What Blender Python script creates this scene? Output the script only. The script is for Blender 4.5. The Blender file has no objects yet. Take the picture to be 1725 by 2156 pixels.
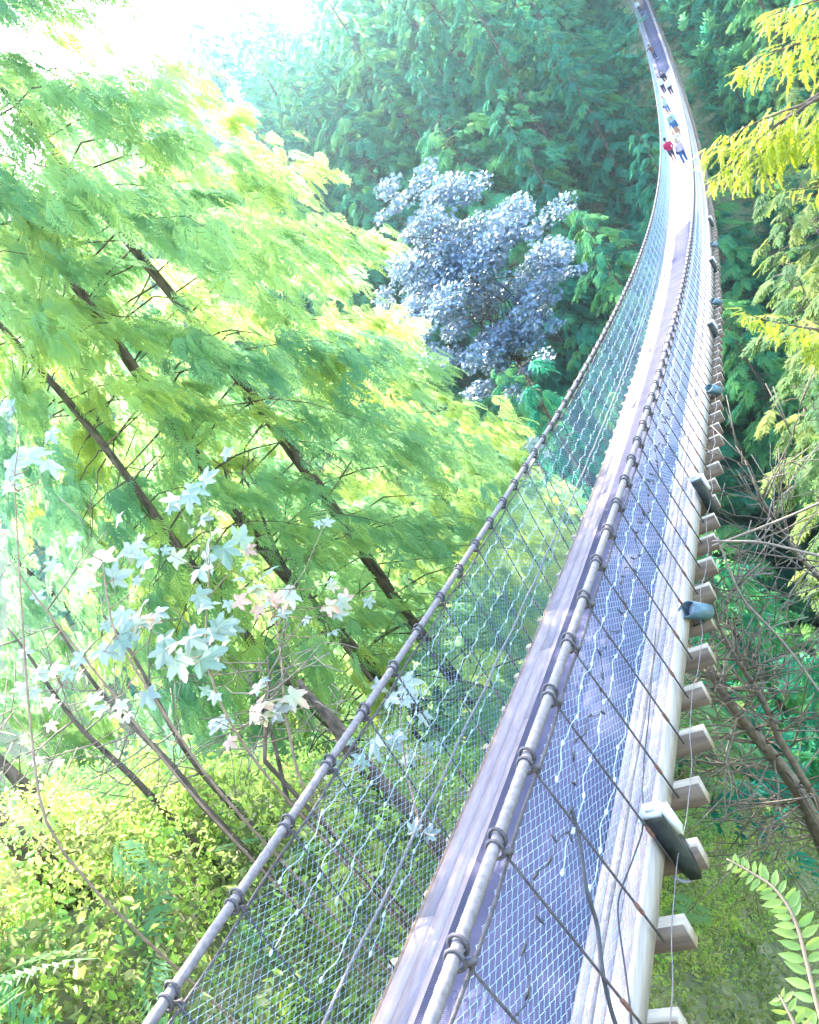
import bpy, math, random
import numpy as np
from mathutils import Vector, Matrix
rng = np.random.default_rng(11)
random.seed(5)
S = bpy.context.scene
COL = S.collection
rad = math.radians

# ------------------------------------------------------------------ camera
ROLL, PITCH, YAW = 0.6299333, 0.3344673, 0.5287505
FPX = 1764.25 / 1725.0
Fv = np.array([-math.sin(YAW)*math.cos(PITCH), math.cos(YAW)*math.cos(PITCH), -math.sin(PITCH)])
Rv = np.array([math.cos(YAW), math.sin(YAW), 0.0])
Uv = np.cross(Rv, Fv)
cR, sR = math.cos(ROLL), math.sin(ROLL)
camx = Rv*cR - Uv*sR
camy = Rv*sR + Uv*cR
cam_d = bpy.data.cameras.new('camera')
cam = bpy.data.objects.new('camera', cam_d)
COL.objects.link(cam)
M = Matrix.Identity(4)
for i in range(3):
    M[i][0], M[i][1], M[i][2] = camx[i], camy[i], -Fv[i]
cam.matrix_world = M
cam_d.sensor_fit = 'HORIZONTAL'
cam_d.sensor_width = 36.0
cam_d.lens = 36.0 * FPX
cam_d.clip_start = 0.05
cam_d.clip_end = 5000
S.camera = cam

def at(px, py, d):
    """world point seen at (px,py) of a 1725x2156 picture, d metres away"""
    dx, dy = px-862.5, py-1078
    v = camx*dx/1764.25 - camy*dy/1764.25 + Fv
    return v/np.linalg.norm(v)*d

def at_left(px, py, d):
    """like at(), kept clear of the left side of the bridge"""
    v = at(px, py, 1.0)
    return v*max(d, 5.0/abs(v[0]))

# ------------------------------------------------------------------ light
SUN_EL, SUN_AZ = rad(42), rad(-43)          # azimuth from +Y towards +X
sdir = Vector((math.cos(SUN_EL)*math.sin(SUN_AZ), math.cos(SUN_EL)*math.cos(SUN_AZ), math.sin(SUN_EL)))
world = bpy.data.worlds.new('World')
S.world = world
world.use_nodes = True
wn = world.node_tree.nodes
wl = world.node_tree.links
wn.clear()
sky = wn.new('ShaderNodeTexSky')
sky.sky_type = 'NISHITA'
sky.sun_disc = False
sky.sun_elevation = SUN_EL
sky.sun_rotation = SUN_AZ
sky.air_density = 1.2
sky.dust_density = 2.0
bg = wn.new('ShaderNodeBackground')
bg.inputs['Strength'].default_value = 0.15
wo = wn.new('ShaderNodeOutputWorld')
wl.new(sky.outputs[0], bg.inputs[0])
wl.new(bg.outputs[0], wo.inputs[0])
sl = bpy.data.lights.new('sun', 'SUN')
sl.energy = 2.1
sl.angle = rad(0.5)
sl.color = (1.0, 0.93, 0.82)
sun = bpy.data.objects.new('sun', sl)
COL.objects.link(sun)
sun.rotation_euler = sdir.to_track_quat('Z', 'Y').to_euler()
S.view_settings.view_transform = 'Standard'
S.view_settings.look = 'None'
S.view_settings.gamma = 1.0
S.view_settings.exposure = 3.92
S.cycles.max_bounces = 6
S.cycles.diffuse_bounces = 4
S.cycles.glossy_bounces = 2
S.cycles.transmission_bounces = 3
S.cycles.volume_bounces = 0
S.cycles.use_denoising = True

# ------------------------------------------------------------------ helpers
class MB:
    """collects polygons (all arrays) for one mesh"""
    def __init__(s):
        s.v = []; s.q = []; s.t = []; s.n = 0; s.h = []
    def add(s, V, Q=None, T=None, hue=None):
        V = np.asarray(V, float).reshape(-1, 3)
        if Q is not None and len(Q): s.q.append(np.asarray(Q, int)+s.n)
        if T is not None and len(T): s.t.append(np.asarray(T, int)+s.n)
        s.v.append(V); s.n += len(V)
        s.h.append(np.full(len(V), 0.5) if hue is None else np.broadcast_to(np.asarray(hue, float), (len(V),)))
        return s
    def tube(s, pts, r, n=6, caps=True, hue=None):
        pts = np.asarray(pts, float)
        m = len(pts)
        r = np.broadcast_to(np.asarray(r, float), (m,))
        t = np.gradient(pts, axis=0)
        t /= np.linalg.norm(t, axis=1)[:, None]+1e-12
        ref = np.array([0, 0, 1.0]) if abs(t[0][2]) < 0.9 else np.array([1.0, 0, 0])
        a = np.cross(t, ref); bad = np.linalg.norm(a, axis=1) < 1e-3
        a[bad] = np.cross(t[bad], [0.3, 1.0, 0.1])
        a /= np.linalg.norm(a, axis=1)[:, None]
        b = np.cross(t, a)
        th = np.arange(n)*2*math.pi/n
        V = pts[:, None, :] + r[:, None, None]*(np.cos(th)[None, :, None]*a[:, None, :] + np.sin(th)[None, :, None]*b[:, None, :])
        i = np.arange(m-1)[:, None]*n; j = np.arange(n)[None, :]; k = (j+1) % n
        Q = np.stack([i+j, i+k, i+n+k, i+n+j], -1).reshape(-1, 4)
        V = V.reshape(-1, 3)
        T = []
        if caps:
            V = np.vstack([V, pts[:1], pts[-1:]])
            c0, c1 = m*n, m*n+1
            T = [[c0, (q+1) % n, q] for q in range(n)] + [[c1, (m-1)*n+q, (m-1)*n+(q+1) % n] for q in range(n)]
        return s.add(V, Q, T, hue)
    def box(s, c, hx, hy, hz, ax=None):
        """box centre c, half sizes, ax = 3x3 rows axes"""
        A = np.eye(3) if ax is None else np.asarray(ax, float)
        P = np.array([[x, y, z] for x in (-1, 1) for y in (-1, 1) for z in (-1, 1)], float)*[hx, hy, hz]
        Q = [[0, 1, 3, 2], [4, 6, 7, 5], [0, 4, 5, 1], [2, 3, 7, 6], [0, 2, 6, 4], [1, 5, 7, 3]]
        return s.add(np.asarray(c)+P@A, Q)
    def ball(s, c, r, n=8, m=6, sc=(1, 1, 1), ax=None):
        A = np.eye(3) if ax is None else np.asarray(ax, float)
        th = np.arange(n)*2*math.pi/n; ph = np.linspace(0, math.pi, m+1)
        P = np.array([[math.sin(p)*math.cos(t), math.sin(p)*math.sin(t), math.cos(p)] for p in ph for t in th])*r*np.array(sc)
        i = np.arange(m)[:, None]*n; j = np.arange(n)[None, :]; k = (j+1) % n
        Q = np.stack([i+j, i+n+j, i+n+k, i+k], -1).reshape(-1, 4)
        return s.add(np.asarray(c)+P@A, Q)
    def strip(s, P0, P1):
        P0 = np.asarray(P0); P1 = np.asarray(P1); m = len(P0)
        i = np.arange(m-1)
        return s.add(np.vstack([P0, P1]), np.stack([i, i+1, i+1+m, i+m], -1))
    def loft(s, sec, closed=True):
        """sec (m,k,3) rings swept"""
        sec = np.asarray(sec, float); m, k = sec.shape[:2]
        i = np.arange(m-1)[:, None]*k; j = np.arange(k)[None, :]; l = (j+1) % k
        Q = np.stack([i+j, i+l, i+k+l, i+k+j], -1).reshape(-1, 4)
        V = sec.reshape(-1, 3)
        if k == 4:
            Q = np.vstack([Q, [[3, 2, 1, 0]], [[(m-1)*k, (m-1)*k+1, (m-1)*k+2, (m-1)*k+3]]])
        return s.add(V, Q)
    def build(s, name, mat, parent=None, smooth=False):
        V = np.vstack(s.v); h = np.concatenate(s.h)
        Q = np.vstack(s.q) if s.q else np.zeros((0, 4), int)
        T = np.vstack(s.t) if s.t else np.zeros((0, 3), int)
        me = bpy.data.meshes.new(name)
        me.vertices.add(len(V)); me.vertices.foreach_set('co', V.astype(np.float32).ravel())
        nl = len(Q)*4+len(T)*3
        me.loops.add(nl)
        me.loops.foreach_set('vertex_index', np.concatenate([Q.ravel(), T.ravel()]).astype(np.int32))
        me.polygons.add(len(Q)+len(T))
        st = np.concatenate([np.arange(len(Q))*4, len(Q)*4+np.arange(len(T))*3])
        me.polygons.foreach_set('loop_start', st.astype(np.int32))
        if smooth:
            me.polygons.foreach_set('use_smooth', np.ones(len(Q)+len(T), bool))
        at_ = me.attributes.new('tone', 'FLOAT', 'POINT')
        at_.data.foreach_set('value', h.astype(np.float32))
        me.update(calc_edges=True)
        if mat: me.materials.append(mat)
        o = bpy.data.objects.new(name, me)
        COL.objects.link(o)
        if parent: o.parent = parent
        return o

def tag(o, label=None, cat=None, group=None, kind=None):
    if label: o['label'] = label
    if cat: o['category'] = cat
    if group: o['group'] = group
    if kind: o['kind'] = kind
    return o

def empty(name, loc=(0, 0, 0), label=None, cat=None, group=None):
    o = bpy.data.objects.new(name, None)
    o.empty_display_size = 0.2
    COL.objects.link(o)
    o.location = Vector([float(c) for c in loc])
    return tag(o, label, cat, group)

def dup(root, loc=None, rotz=None, scale=None, label=None):
    r = root.copy(); COL.objects.link(r)
    if loc is not None: r.location = Vector([float(c) for c in loc])
    if rotz is not None: r.rotation_euler = (0, 0, rotz)
    if scale is not None: r.scale = scale
    if label: r['label'] = label
    for ch in list(root.children):
        c = ch.copy(); COL.objects.link(c); c.parent = r
        for g in list(ch.children):
            d = g.copy(); COL.objects.link(d); d.parent = c
    return r

# ------------------------------------------------------------------ materials
def mat_new(name):
    m = bpy.data.materials.new(name); m.use_nodes = True
    nt = m.node_tree; nt.nodes.clear()
    out = nt.nodes.new('ShaderNodeOutputMaterial')
    return m, nt, out

def ramp(nt, stops):
    r = nt.nodes.new('ShaderNodeValToRGB')
    e = r.color_ramp.elements
    while len(e) < len(stops): e.new(0.5)
    for k, (p, c) in enumerate(stops):
        e[k].position = p; e[k].color = (*c, 1)
    return r

def simple(name, c1, c2, rough=0.6, metal=0.0, scale=8.0, bump=0.0, stretch=(1, 1, 1), detail=5, spec=0.5):
    m, nt, out = mat_new(name)
    b = nt.nodes.new('ShaderNodeBsdfPrincipled')
    tc = nt.nodes.new('ShaderNodeTexCoord'); mp = nt.nodes.new('ShaderNodeMapping')
    mp.inputs['Scale'].default_value = stretch
    nz = nt.nodes.new('ShaderNodeTexNoise'); nz.inputs['Scale'].default_value = scale; nz.inputs['Detail'].default_value = detail
    rp = ramp(nt, [(0.3, c1), (0.7, c2)])
    L = nt.links.new
    L(tc.outputs['Object'], mp.inputs[0]); L(mp.outputs[0], nz.inputs[0]); L(nz.outputs[0], rp.inputs[0]); L(rp.outputs[0], b.inputs['Base Color'])
    b.inputs['Roughness'].default_value = rough; b.inputs['Metallic'].default_value = metal
    b.inputs['Specular IOR Level'].default_value = spec
    if bump:
        bp = nt.nodes.new('ShaderNodeBump'); bp.inputs['Strength'].default_value = bump; bp.inputs['Distance'].default_value = 0.02
        L(nz.outputs[0], bp.inputs['Height']); L(bp.outputs[0], b.inputs['Normal'])
    L(b.outputs[0], out.inputs[0])
    return m

def leafmat(name, stops, tstops, trans=0.5, rough=0.45, spec=0.5):
    m, nt, out = mat_new(name)
    L = nt.links.new
    a = nt.nodes.new('ShaderNodeAttribute'); a.attribute_name = 'tone'
    oi = nt.nodes.new('ShaderNodeObjectInfo')
    ma = nt.nodes.new('ShaderNodeMath'); ma.operation = 'MULTIPLY_ADD'; ma.inputs[1].default_value = 0.5; ma.inputs[2].default_value = -0.25
    ad = nt.nodes.new('ShaderNodeMath'); ad.operation = 'ADD'
    L(oi.outputs['Random'], ma.inputs[0]); L(ma.outputs[0], ad.inputs[0]); L(a.outputs['Fac'], ad.inputs[1])
    r1 = ramp(nt, stops); r2 = ramp(nt, tstops)
    L(ad.outputs[0], r1.inputs[0]); L(ad.outputs[0], r2.inputs[0])
    b = nt.nodes.new('ShaderNodeBsdfPrincipled'); b.inputs['Roughness'].default_value = rough; b.inputs['Specular IOR Level'].default_value = spec
    t = nt.nodes.new('ShaderNodeBsdfTranslucent')
    mx = nt.nodes.new('ShaderNodeMixShader'); mx.inputs[0].default_value = trans
    L(r1.outputs[0], b.inputs['Base Color']); L(r2.outputs[0], t.inputs['Color'])
    L(b.outputs[0], mx.inputs[1]); L(t.outputs[0], mx.inputs[2]); L(mx.outputs[0], out.inputs[0])
    return m

M_near = leafmat('cedar_near', [(0.1, (.07, .19, .10)), (0.5, (.13, .25, .09)), (0.9, (.24, .32, .06))],
                 [(0.1, (.30, .56, .30)), (0.5, (.46, .68, .26)), (0.9, (.74, .80, .18))], 0.52, .6, .25)
M_gold = leafmat('hemlock_gold', [(0.1, (.20, .26, .03)), (0.9, (.40, .38, .10))],
                 [(0.1, (.50, .62, .02)), (0.9, (.85, .80, .06))], 0.6)
M_far = leafmat('forest_far', [(0.1, (.012, .12, .085)), (0.5, (.03, .19, .11)), (0.9, (.11, .26, .08))],
                [(0.1, (.03, .28, .18)), (0.5, (.10, .48, .25)), (0.9, (.32, .62, .16))], 0.5, .8, .08)
M_right = leafmat('forest_right', [(0.1, (.035, .095, .045)), (0.5, (.075, .14, .045)), (0.9, (.16, .19, .05))],
                  [(0.1, (.10, .26, .08)), (0.5, (.24, .38, .08)), (0.9, (.45, .50, .08))], 0.45, .7, .15)
M_shrub = leafmat('shrub_leaf', [(0.0, (.12, .34, .10)), (0.5, (.25, .42, .07)), (0.85, (.42, .46, .05)), (1.0, (.46, .36, .24))],
                  [(0.0, (.30, .60, .22)), (0.5, (.55, .74, .18)), (0.85, (.56, .72, .24)), (1.0, (.62, .50, .38))], 0.55, .7, .12)
M_maple = leafmat('maple_leaf', [(0.0, (.09, .17, .10)), (0.45, (.20, .24, .24)), (0.8, (.30, .32, .20)), (1.0, (.46, .28, .20))],
                  [(0.0, (.28, .36, .30)), (0.6, (.38, .46, .34)), (0.8, (.60, .52, .25)), (1.0, (.6, .32, .2))], 0.35, 0.35, 0.8)  # pale blue-grey stops carry the sky's sheen in the leaf colour
M_pale = leafmat('pale_maple', [(0.0, (.05, .10, .15)), (0.8, (.15, .23, .34)), (1.0, (.25, .26, .34))],
                 [(0.0, (.08, .16, .12)), (1.0, (.16, .24, .20))], 0.2, 0.3, 0.8)
M_litter = leafmat('slope_leaf', [(0.0, (.13, .18, .06)), (0.5, (.25, .27, .10)), (1.0, (.36, .30, .16))], [(0.0, (.20, .34, .10)), (0.5, (.38, .46, .14)), (1.0, (.5, .42, .2))], 0.45, .8, .1)
M_young = leafmat('young_leaf', [(0.0, (.10, .20, .05)), (1.0, (.22, .30, .06))], [(0.0, (.25, .45, .08)), (1.0, (.45, .55, .10))], 0.5)
M_bark = simple('bark', (.040, .034, .022), (.17, .12, .09), 0.95, 0, 5, 1.0, (2.5, 2.5, .8), detail=10, spec=.1)
M_twig = simple('twig', (.10, .075, .055), (.22, .17, .12), 0.8, 0, 10)
M_stem = simple('stem', (.14, .09, .06), (.28, .18, .11), 0.7, 0, 12)
M_soil = simple('soil', (.06, .085, .035), (.20, .19, .09), 1.0, 0, 3.0, 0.8, detail=12)
M_cable = simple('cable_steel', (.10, .085, .085), (.19, .16, .16), 0.75, 0.0, 30)
M_mesh = simple('galvanised', (.27, .41, .56), (.40, .54, .68), 0.45, 0.2, 20)
M_rope = simple('dark_rope', (.035, .03, .035), (.09, .075, .075), 0.8, 0, 40)
M_rust = simple('rust', (.10, .045, .035), (.18, .085, .06), 0.8, 0, 30)
M_beam = simple('beam_wood', (.10, .068, .055), (.20, .15, .115), 0.9, 0, 4, 0.3, (.6, 4, 4), spec=.15)
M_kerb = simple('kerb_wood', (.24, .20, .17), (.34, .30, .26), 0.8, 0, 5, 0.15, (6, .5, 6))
M_black = simple('black_metal', (.012, .016, .018), (.035, .045, .045), 0.45, 0, 12)
M_teal = simple('teal_metal', (.04, .085, .10), (.07, .13, .15), 0.4, 0, 12)
M_greybox = simple('grey_box', (.30, .30, .34), (.42, .42, .46), 0.5, 0, 12)
M_white = simple('white_plastic', (.60, .62, .64), (.75, .77, .78), 0.35, 0, 12)
M_cordw = simple('clear_cord', (.28, .35, .42), (.42, .49, .55), 0.4, 0, 12)
M_cordb = simple('black_cord', (.01, .01, .012), (.03, .03, .035), 0.5, 0, 12)
M_water = simple('river_water', (.02, .05, .04), (.10, .14, .12), 0.1, 0, .3, 0.4)

def deckmat():
    m, nt, out = mat_new('deck_boards')
    L = nt.links.new
    b = nt.nodes.new('ShaderNodeBsdfPrincipled'); b.inputs['Roughness'].default_value = 0.9; b.inputs['Specular IOR Level'].default_value = .12
    tc = nt.nodes.new('ShaderNodeTexCoord')
    mp = nt.nodes.new('ShaderNodeMapping'); mp.inputs['Scale'].default_value = (9, .35, 9)
    nz = nt.nodes.new('ShaderNodeTexNoise'); nz.inputs['Scale'].default_value = 3; nz.inputs['Detail'].default_value = 8
    L(tc.outputs['Object'], mp.inputs[0]); L(mp.outputs[0], nz.inputs[0])
    rp = ramp(nt, [(0.3, (.215, .170, .185)), (0.55, (.25, .205, .215)), (0.75, (.28, .24, .245))])
    L(nz.outputs[0], rp.inputs[0])
    n2 = nt.nodes.new('ShaderNodeTexNoise'); n2.inputs['Scale'].default_value = 1.3; n2.inputs['Detail'].default_value = 4
    L(tc.outputs['Object'], n2.inputs[0])
    mx = nt.nodes.new('ShaderNodeMix'); mx.data_type = 'RGBA'; mx.blend_type = 'MULTIPLY'
    r2 = ramp(nt, [(0.35, (.84, .83, .84)), (0.6, (1, 1, 1))])
    L(n2.outputs[0], r2.inputs[0]); mx.inputs[0].default_value = 0.7
    L(rp.outputs[0], mx.inputs[6]); L(r2.outputs[0], mx.inputs[7]); L(mx.outputs[2], b.inputs['Base Color'])
    L(b.outputs[0], out.inputs[0])
    return m
M_deck = deckmat()

def matmat():
    m, nt, out = mat_new('grip_mat')
    L = nt.links.new
    b = nt.nodes.new('ShaderNodeBsdfPrincipled'); b.inputs['Roughness'].default_value = 0.95; b.inputs['Specular IOR Level'].default_value = .08
    tc = nt.nodes.new('ShaderNodeTexCoord')
    wv = nt.nodes.new('ShaderNodeTexWave'); wv.bands_direction = 'Y'; wv.inputs['Scale'].default_value = 22; wv.inputs['Distortion'].default_value = .4
    nz = nt.nodes.new('ShaderNodeTexNoise'); nz.inputs['Scale'].default_value = 2.0; nz.inputs['Detail'].default_value = 7
    L(tc.outputs['Object'], wv.inputs[0]); L(tc.outputs['Object'], nz.inputs[0])
    rp = ramp(nt, [(0.3, (.047, .049, .084)), (0.7, (.073, .069, .110))])
    L(nz.outputs[0], rp.inputs[0]); L(rp.outputs[0], b.inputs['Base Color'])
    bp = nt.nodes.new('ShaderNodeBump'); bp.inputs['Strength'].default_value = .35; bp.inputs['Distance'].default_value = .01
    L(wv.outputs[0], bp.inputs['Height']); L(bp.outputs[0], b.inputs['Normal'])
    L(b.outputs[0], out.inputs[0])
    return m
M_mat = matmat()

# ------------------------------------------------------------------ terrain
def sstep(a, b, x):
    t = np.clip((x-a)/(b-a), 0, 1); return t*t*(3-2*t)
def ground(x, y):
    x = np.asarray(x, float); y = np.asarray(y, float)
    near = -1.8-0.6*np.maximum(y, -6)-0.5*np.maximum(y-5, 0)
    near = near - 16*sstep(-7.5, -1.0, x)*(1-sstep(14, 34, y))*sstep(-6, 2, y)
    near = near - .6*np.maximum(y-16, 0)
    near = np.maximum(near, -61)
    far = -61 + 57*sstep(72, 132, y) + 0.30*np.maximum(y-132, 0)
    z = np.maximum(near, far)
    z = z + 1.2*np.sin(x*.09+1)*np.sin(y*.07) + .5*np.sin(x*.31)*np.cos(y*.27+2)
    return z
gx = np.concatenate([np.linspace(-700, -90, 24)[:-1], np.linspace(-90, 50, 94), np.linspace(50, 500, 20)[1:]])
gy = np.concatenate([np.linspace(-120, -12, 8)[:-1], np.linspace(-12, 175, 125), np.linspace(175, 620, 22)[1:]])
X, Y = np.meshgrid(gx, gy)
Z = ground(X, Y)
ny_, nx_ = X.shape
i = np.arange(ny_-1)[:, None]*nx_; j = np.arange(nx_-1)[None, :]
mb = MB().add(np.stack([X, Y, Z], -1).reshape(-1, 3), np.stack([i+j, i+j+1, i+nx_+j+1, i+nx_+j], -1).reshape(-1, 4))
tag(mb.build('ground', M_soil, smooth=True), kind='structure')
mb = MB().add([[-699, 38, -60.6], [499, 38, -60.6], [499, 84, -60.6], [-699, 84, -60.6]], [[0, 1, 2, 3]])
tag(mb.build('river', M_water), kind='structure')

# ------------------------------------------------------------------ bridge
XB, ZB, PA, YM = -3.22265, -10.48863, 0.0016389, 63.99255
HC, WC, WD = 1.436, 0.944, 0.939
Y0, Y1 = -3.5, 137.0
def bz(y): return ZB+PA*(np.asarray(y, float)-YM)**2
bridge = empty('suspension_bridge', (0, 0, 0), 'long sagging suspension footbridge with timber deck and wire mesh sides crossing the wooded canyon', 'bridge')
ysd = np.concatenate([np.arange(Y0, 30, .4), np.arange(30, Y1+.1, 1.2)])
def sweep(mb, x0, x1, z0, z1, ys=ysd):
    """rectangular bar along the bridge between offsets"""
    b = bz(ys)
    sec = np.stack([np.stack([np.full_like(ys, XB+x), ys, b+z], -1) for x, z in ((x0, z0), (x1, z0), (x1, z1), (x0, z1))], 1)
    mb.loft(sec)
def cross_board_joint_ys(a, b, step): return np.arange(a, b, step)
# longitudinal boards with fine gaps; joints along the length by building in lengths
nb = 13
bw = (2*WD-0.0)/nb
dk = MB()
for k in range(nb):
    x0 = -WD+k*bw; y = Y0-random.random()*4
    while y < Y1:
        y2 = min(y+4.8, Y1)
        a = max(y, Y0)
        if y2 > a+.1:
            ys = np.linspace(a+.002, y2-.002, max(2, int((y2-a)/.8)+1))
            dz = random.uniform(-.0015, .0015)
            sweep(dk, x0+.003, x0+bw-.003, -.04, dz, ys)
        y = y2
dk.build('deck', M_deck, bridge)
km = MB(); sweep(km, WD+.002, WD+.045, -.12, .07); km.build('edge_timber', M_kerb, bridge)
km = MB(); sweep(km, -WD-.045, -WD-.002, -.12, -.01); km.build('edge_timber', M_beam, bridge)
def matstrip(a0, a1, b0, b1, half=.575):
    m_ = MB(); n = int((b0-a0)/.5)+2
    t = np.linspace(0, 1, n)
    yl = a0+(b0-a0)*t; yr = a1+(b1-a1)*t
    P = lambda x, y, h: np.stack([np.full_like(y, XB+x), y, bz(y)+h], -1)
    sec = np.stack([P(-half, yl, .003), P(half, yr, .003), P(half, yr, .012), P(-half, yl, .012)], 1)
    m_.loft(sec)
    m_.build('grip_mat', M_mat, bridge)
matstrip(Y0+.1, Y0+.1, 40.4, 43.2)
matstrip(97.8, 100.9, Y1-.1, Y1-.1)
M_beamtop = simple('beam_sunlit', (.26, .21, .155), (.40, .33, .25), 0.9, 0, 5, 0.2, (.8, 5, 5), spec=.1)  # paler beam wood, sunlight mixed into its colour
# stringers under the deck
km = MB()
for x in (-.62, .62): sweep(km, x-.05, x+.05, -.135, -.042)
km.build('stringer', M_beam, bridge)
# beams, hangers, cable ties at the same stations
SP = 0.655
st = 2.0+SP*np.arange(-7, 205)
st = st[(st > Y0+.3) & (st < Y1-.3)]
NIND = 50
def beam_geo(mb, y):
    z = float(bz(y)); s = float(2*PA*(y-YM)); l = math.hypot(1, s)
    A = [[1, 0, 0], [0, 1/l, s/l], [0, -s/l, 1/l]]
    jit = random.uniform(-.03, .03)
    mb.box([XB+jit, y, z-.235], 1.17, .045, .098, A)
def paint_sunlit_faces(me):
    # pale colour stands in for sunlight on upper faces; sawn ends share it
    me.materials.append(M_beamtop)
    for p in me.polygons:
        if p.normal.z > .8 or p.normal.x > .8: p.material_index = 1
def hanger_geo(mb, sx, y):
    top = np.array([XB+sx*WC, y, float(bz(y))+HC-.06]); bot = np.array([XB+sx*(WD+.085), y-.12, float(bz(y))-.13])
    t = np.linspace(0, 1, 6)[:, None]
    mb.tube(top+(bot-top)*t, .0085, 5)
def buckle_geo(mb, sx, y):
    top = np.array([XB+sx*WC, y, float(bz(y))+HC-.06]); bot = np.array([XB+sx*(WD+.085), y-.12, float(bz(y))-.13])
    a = top+(bot-top)*.76; b = top+(bot-top)*.84
    mb.tube([a, a+(b-a)*.2, a+(b-a)*.8, b], [.008, .014, .014, .008], 6)
def tie_geo(mb, sx, y):
    c0 = np.array([XB+sx*WC, y, float(bz(y))+HC])
    for dy in (-.035, .035):
        th = np.linspace(0, 2*math.pi, 13)
        ring = np.stack([.046*np.cos(th), dy+.02*np.sin(th), .046*np.sin(th)-.004], -1)+c0
        mb.tube(ring, .0105, 5, caps=False)
    mb.tube([c0+[sx*.03, -.03, -.04], c0+[sx*.045, 0, -.075], c0+[sx*.02, .03, -.10], c0+[0, 0, -.13]], [.014, .02, .018, .01], 5)
for kind, fn, mat, sides in (('cross_beam', beam_geo, M_beam, (0,)), ('hanger', hanger_geo, M_rope, (1, -1)), ('turnbuckle', buckle_geo, M_rust, (1, -1)), ('cable_tie', tie_geo, M_rope, (1, -1))):
    rest = MB(); cnt = 100 if kind == 'cross_beam' else NIND
    if kind == 'turnbuckle': cnt = 30
    for sx in sides:
        for k, y in enumerate(st):
            tgt = MB() if k < cnt else rest
            if kind == 'cross_beam': fn(tgt, y)
            else: fn(tgt, sx, y)
            if k < cnt:
                o_ = tgt.build(kind, mat, bridge)
                if kind == 'cross_beam': paint_sunlit_faces(o_.data)
    o_ = tag(rest.build(kind, mat, bridge), kind='stuff')
    if kind == 'cross_beam': paint_sunlit_faces(o_.data)
# hand cables with twisted strands
def strand_cable(name, sx, x, h, r, amp, mat, y0=Y0, y1=Y1, wob=0.0):
    m_ = MB(); ys = np.concatenate([np.arange(y0, 14, .04), np.arange(14, y1, .5)]); n = 18
    c = np.stack([np.full_like(ys, XB+sx*x), ys, bz(ys)+h+wob*np.sin(ys*4.8)], -1)
    tw = ys*9.0
    th = np.arange(n)*2*math.pi/n
    R_ = r*(1+amp*np.cos(6*(th[None, :]+tw[:, None])*1.0))
    R_[ys > 14] = r
    sec = c[:, None, :]+np.stack([R_*np.cos(th), 0*R_, R_*np.sin(th)], -1)
    m_.loft(sec)
    return m_.build(name, mat, bridge)
for sx in (1, -1):
    strand_cable('hand_cable', sx, WC, HC, .032, .06, M_cable)
    strand_cable('lace_cable', sx, WC+.01, HC-.11, .010, .1, M_rope, wob=.01)
    strand_cable('guide_cable', sx, WC+.012, .38, .012, .1, M_cable, wob=.008)
# chain link mesh
def chain(sx, name):
    m_ = MB()
    for (a, b, p, s_, r) in ((Y0, 24.0, .052, .03, .0021), (24.0, Y1, .104, .06, .0043)):
        nw = int((b-a)/p); K = int((HC-.06)/s_)
        J, Kk = np.meshgrid(np.arange(nw), np.arange(K+1), indexing='ij')
        sg = np.where((J+Kk) % 2 == 0, 1.0, -1.0)
        yy = a+p*(J+.5*sg*.98+.5)
        yy = yy + .006*np.sin(J*.37+Kk*.21)
        h = .03+(HC-.14)*Kk/K
        xx = XB+sx*(WC-.006)+.004*sg + .012*np.sin(yy*4.8)*np.sin(math.pi*Kk/K)
        P = np.stack([xx, yy, bz(yy)+h], -1)          # nw, K+1, 3
        # triangular section: offsets
        off = np.array([[r, 0, 0], [-.5*r, .87*r, 0], [-.5*r, -.87*r, 0]])
        V = P[:, :, None, :]+off
        idx = (np.arange(nw)[:, None, None]*(K+1)+np.arange(K)[None, :, None])*3
        j = np.arange(3)[None, None, :]; k = (j+1) % 3
        Q = np.stack([idx+j, idx+k, idx+3+k, idx+3+j], -1).reshape(-1, 4)
        m_.add(V.reshape(-1, 3), Q)
    return m_.build(name, M_mesh, bridge)
chain(1, 'wire_mesh'); chain(-1, 'wire_mesh')

# ------------------------------------------------------------------ lamps outside the right edge
def box_lamp(y, first=False):
    z = float(bz(y)); x = XB+WD+.13
    root = empty('box_lamp', (x, y, z+.26), None, 'lamp', 'black box lamps along the right edge of the bridge')
    ax = np.array([[1, 0, 0], [0, 1, 0], [0, 0, 1.0]])
    L_ = .62
    m_ = MB(); w, d = .065, .05
    sec = []
    for t, k in ((0, 1.0), (.06, 1.05), (.75, .97), (1, .62)):
        c = np.array([.02*t, -.06*t, -L_*t]); ww = w*k; dd = d*k
        sec.append([c+[-ww, -dd, 0], c+[ww, -dd, 0], c+[ww, dd, 0], c+[-ww, dd, 0]])
    m_.loft(np.array(sec)); m_.build('housing', M_black, root)
    m_ = MB(); m_.box([0, 0, .014], w*1.08, d*1.15, .013); m_.box([-.005, 0, .034], .03, .022, .008); m_.build('cap', M_greybox, root)
    m_ = MB(); m_.box([w+.028, 0, -.10], .022, .035, .12); m_.build('junction_box', M_white, root)
    m_ = MB(); t = np.linspace(0, 1, 9)
    m_.tube(np.stack([.02-.16*t, -.05-.02*np.sin(t*3.1), -L_+.02-.05*np.sin(t*math.pi)], -1), .012, 6); m_.build('conduit', M_greybox, root)
    return root
bl = [(3.95, 'nearest black box lamp with a grey cap and white side box on the bridge edge'),
      (10.4, 'second black box lamp up the bridge edge, hanging above the timber beams'),
      (20.5, 'third black box lamp along the right edge, beside the far mesh'),
      (29.5, 'fourth small black box lamp along the right edge'),
      (38.5, 'farthest tiny black box lamp near where the dark mat ends')]
for y, lb in bl: box_lamp(y)['label'] = lb
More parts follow.
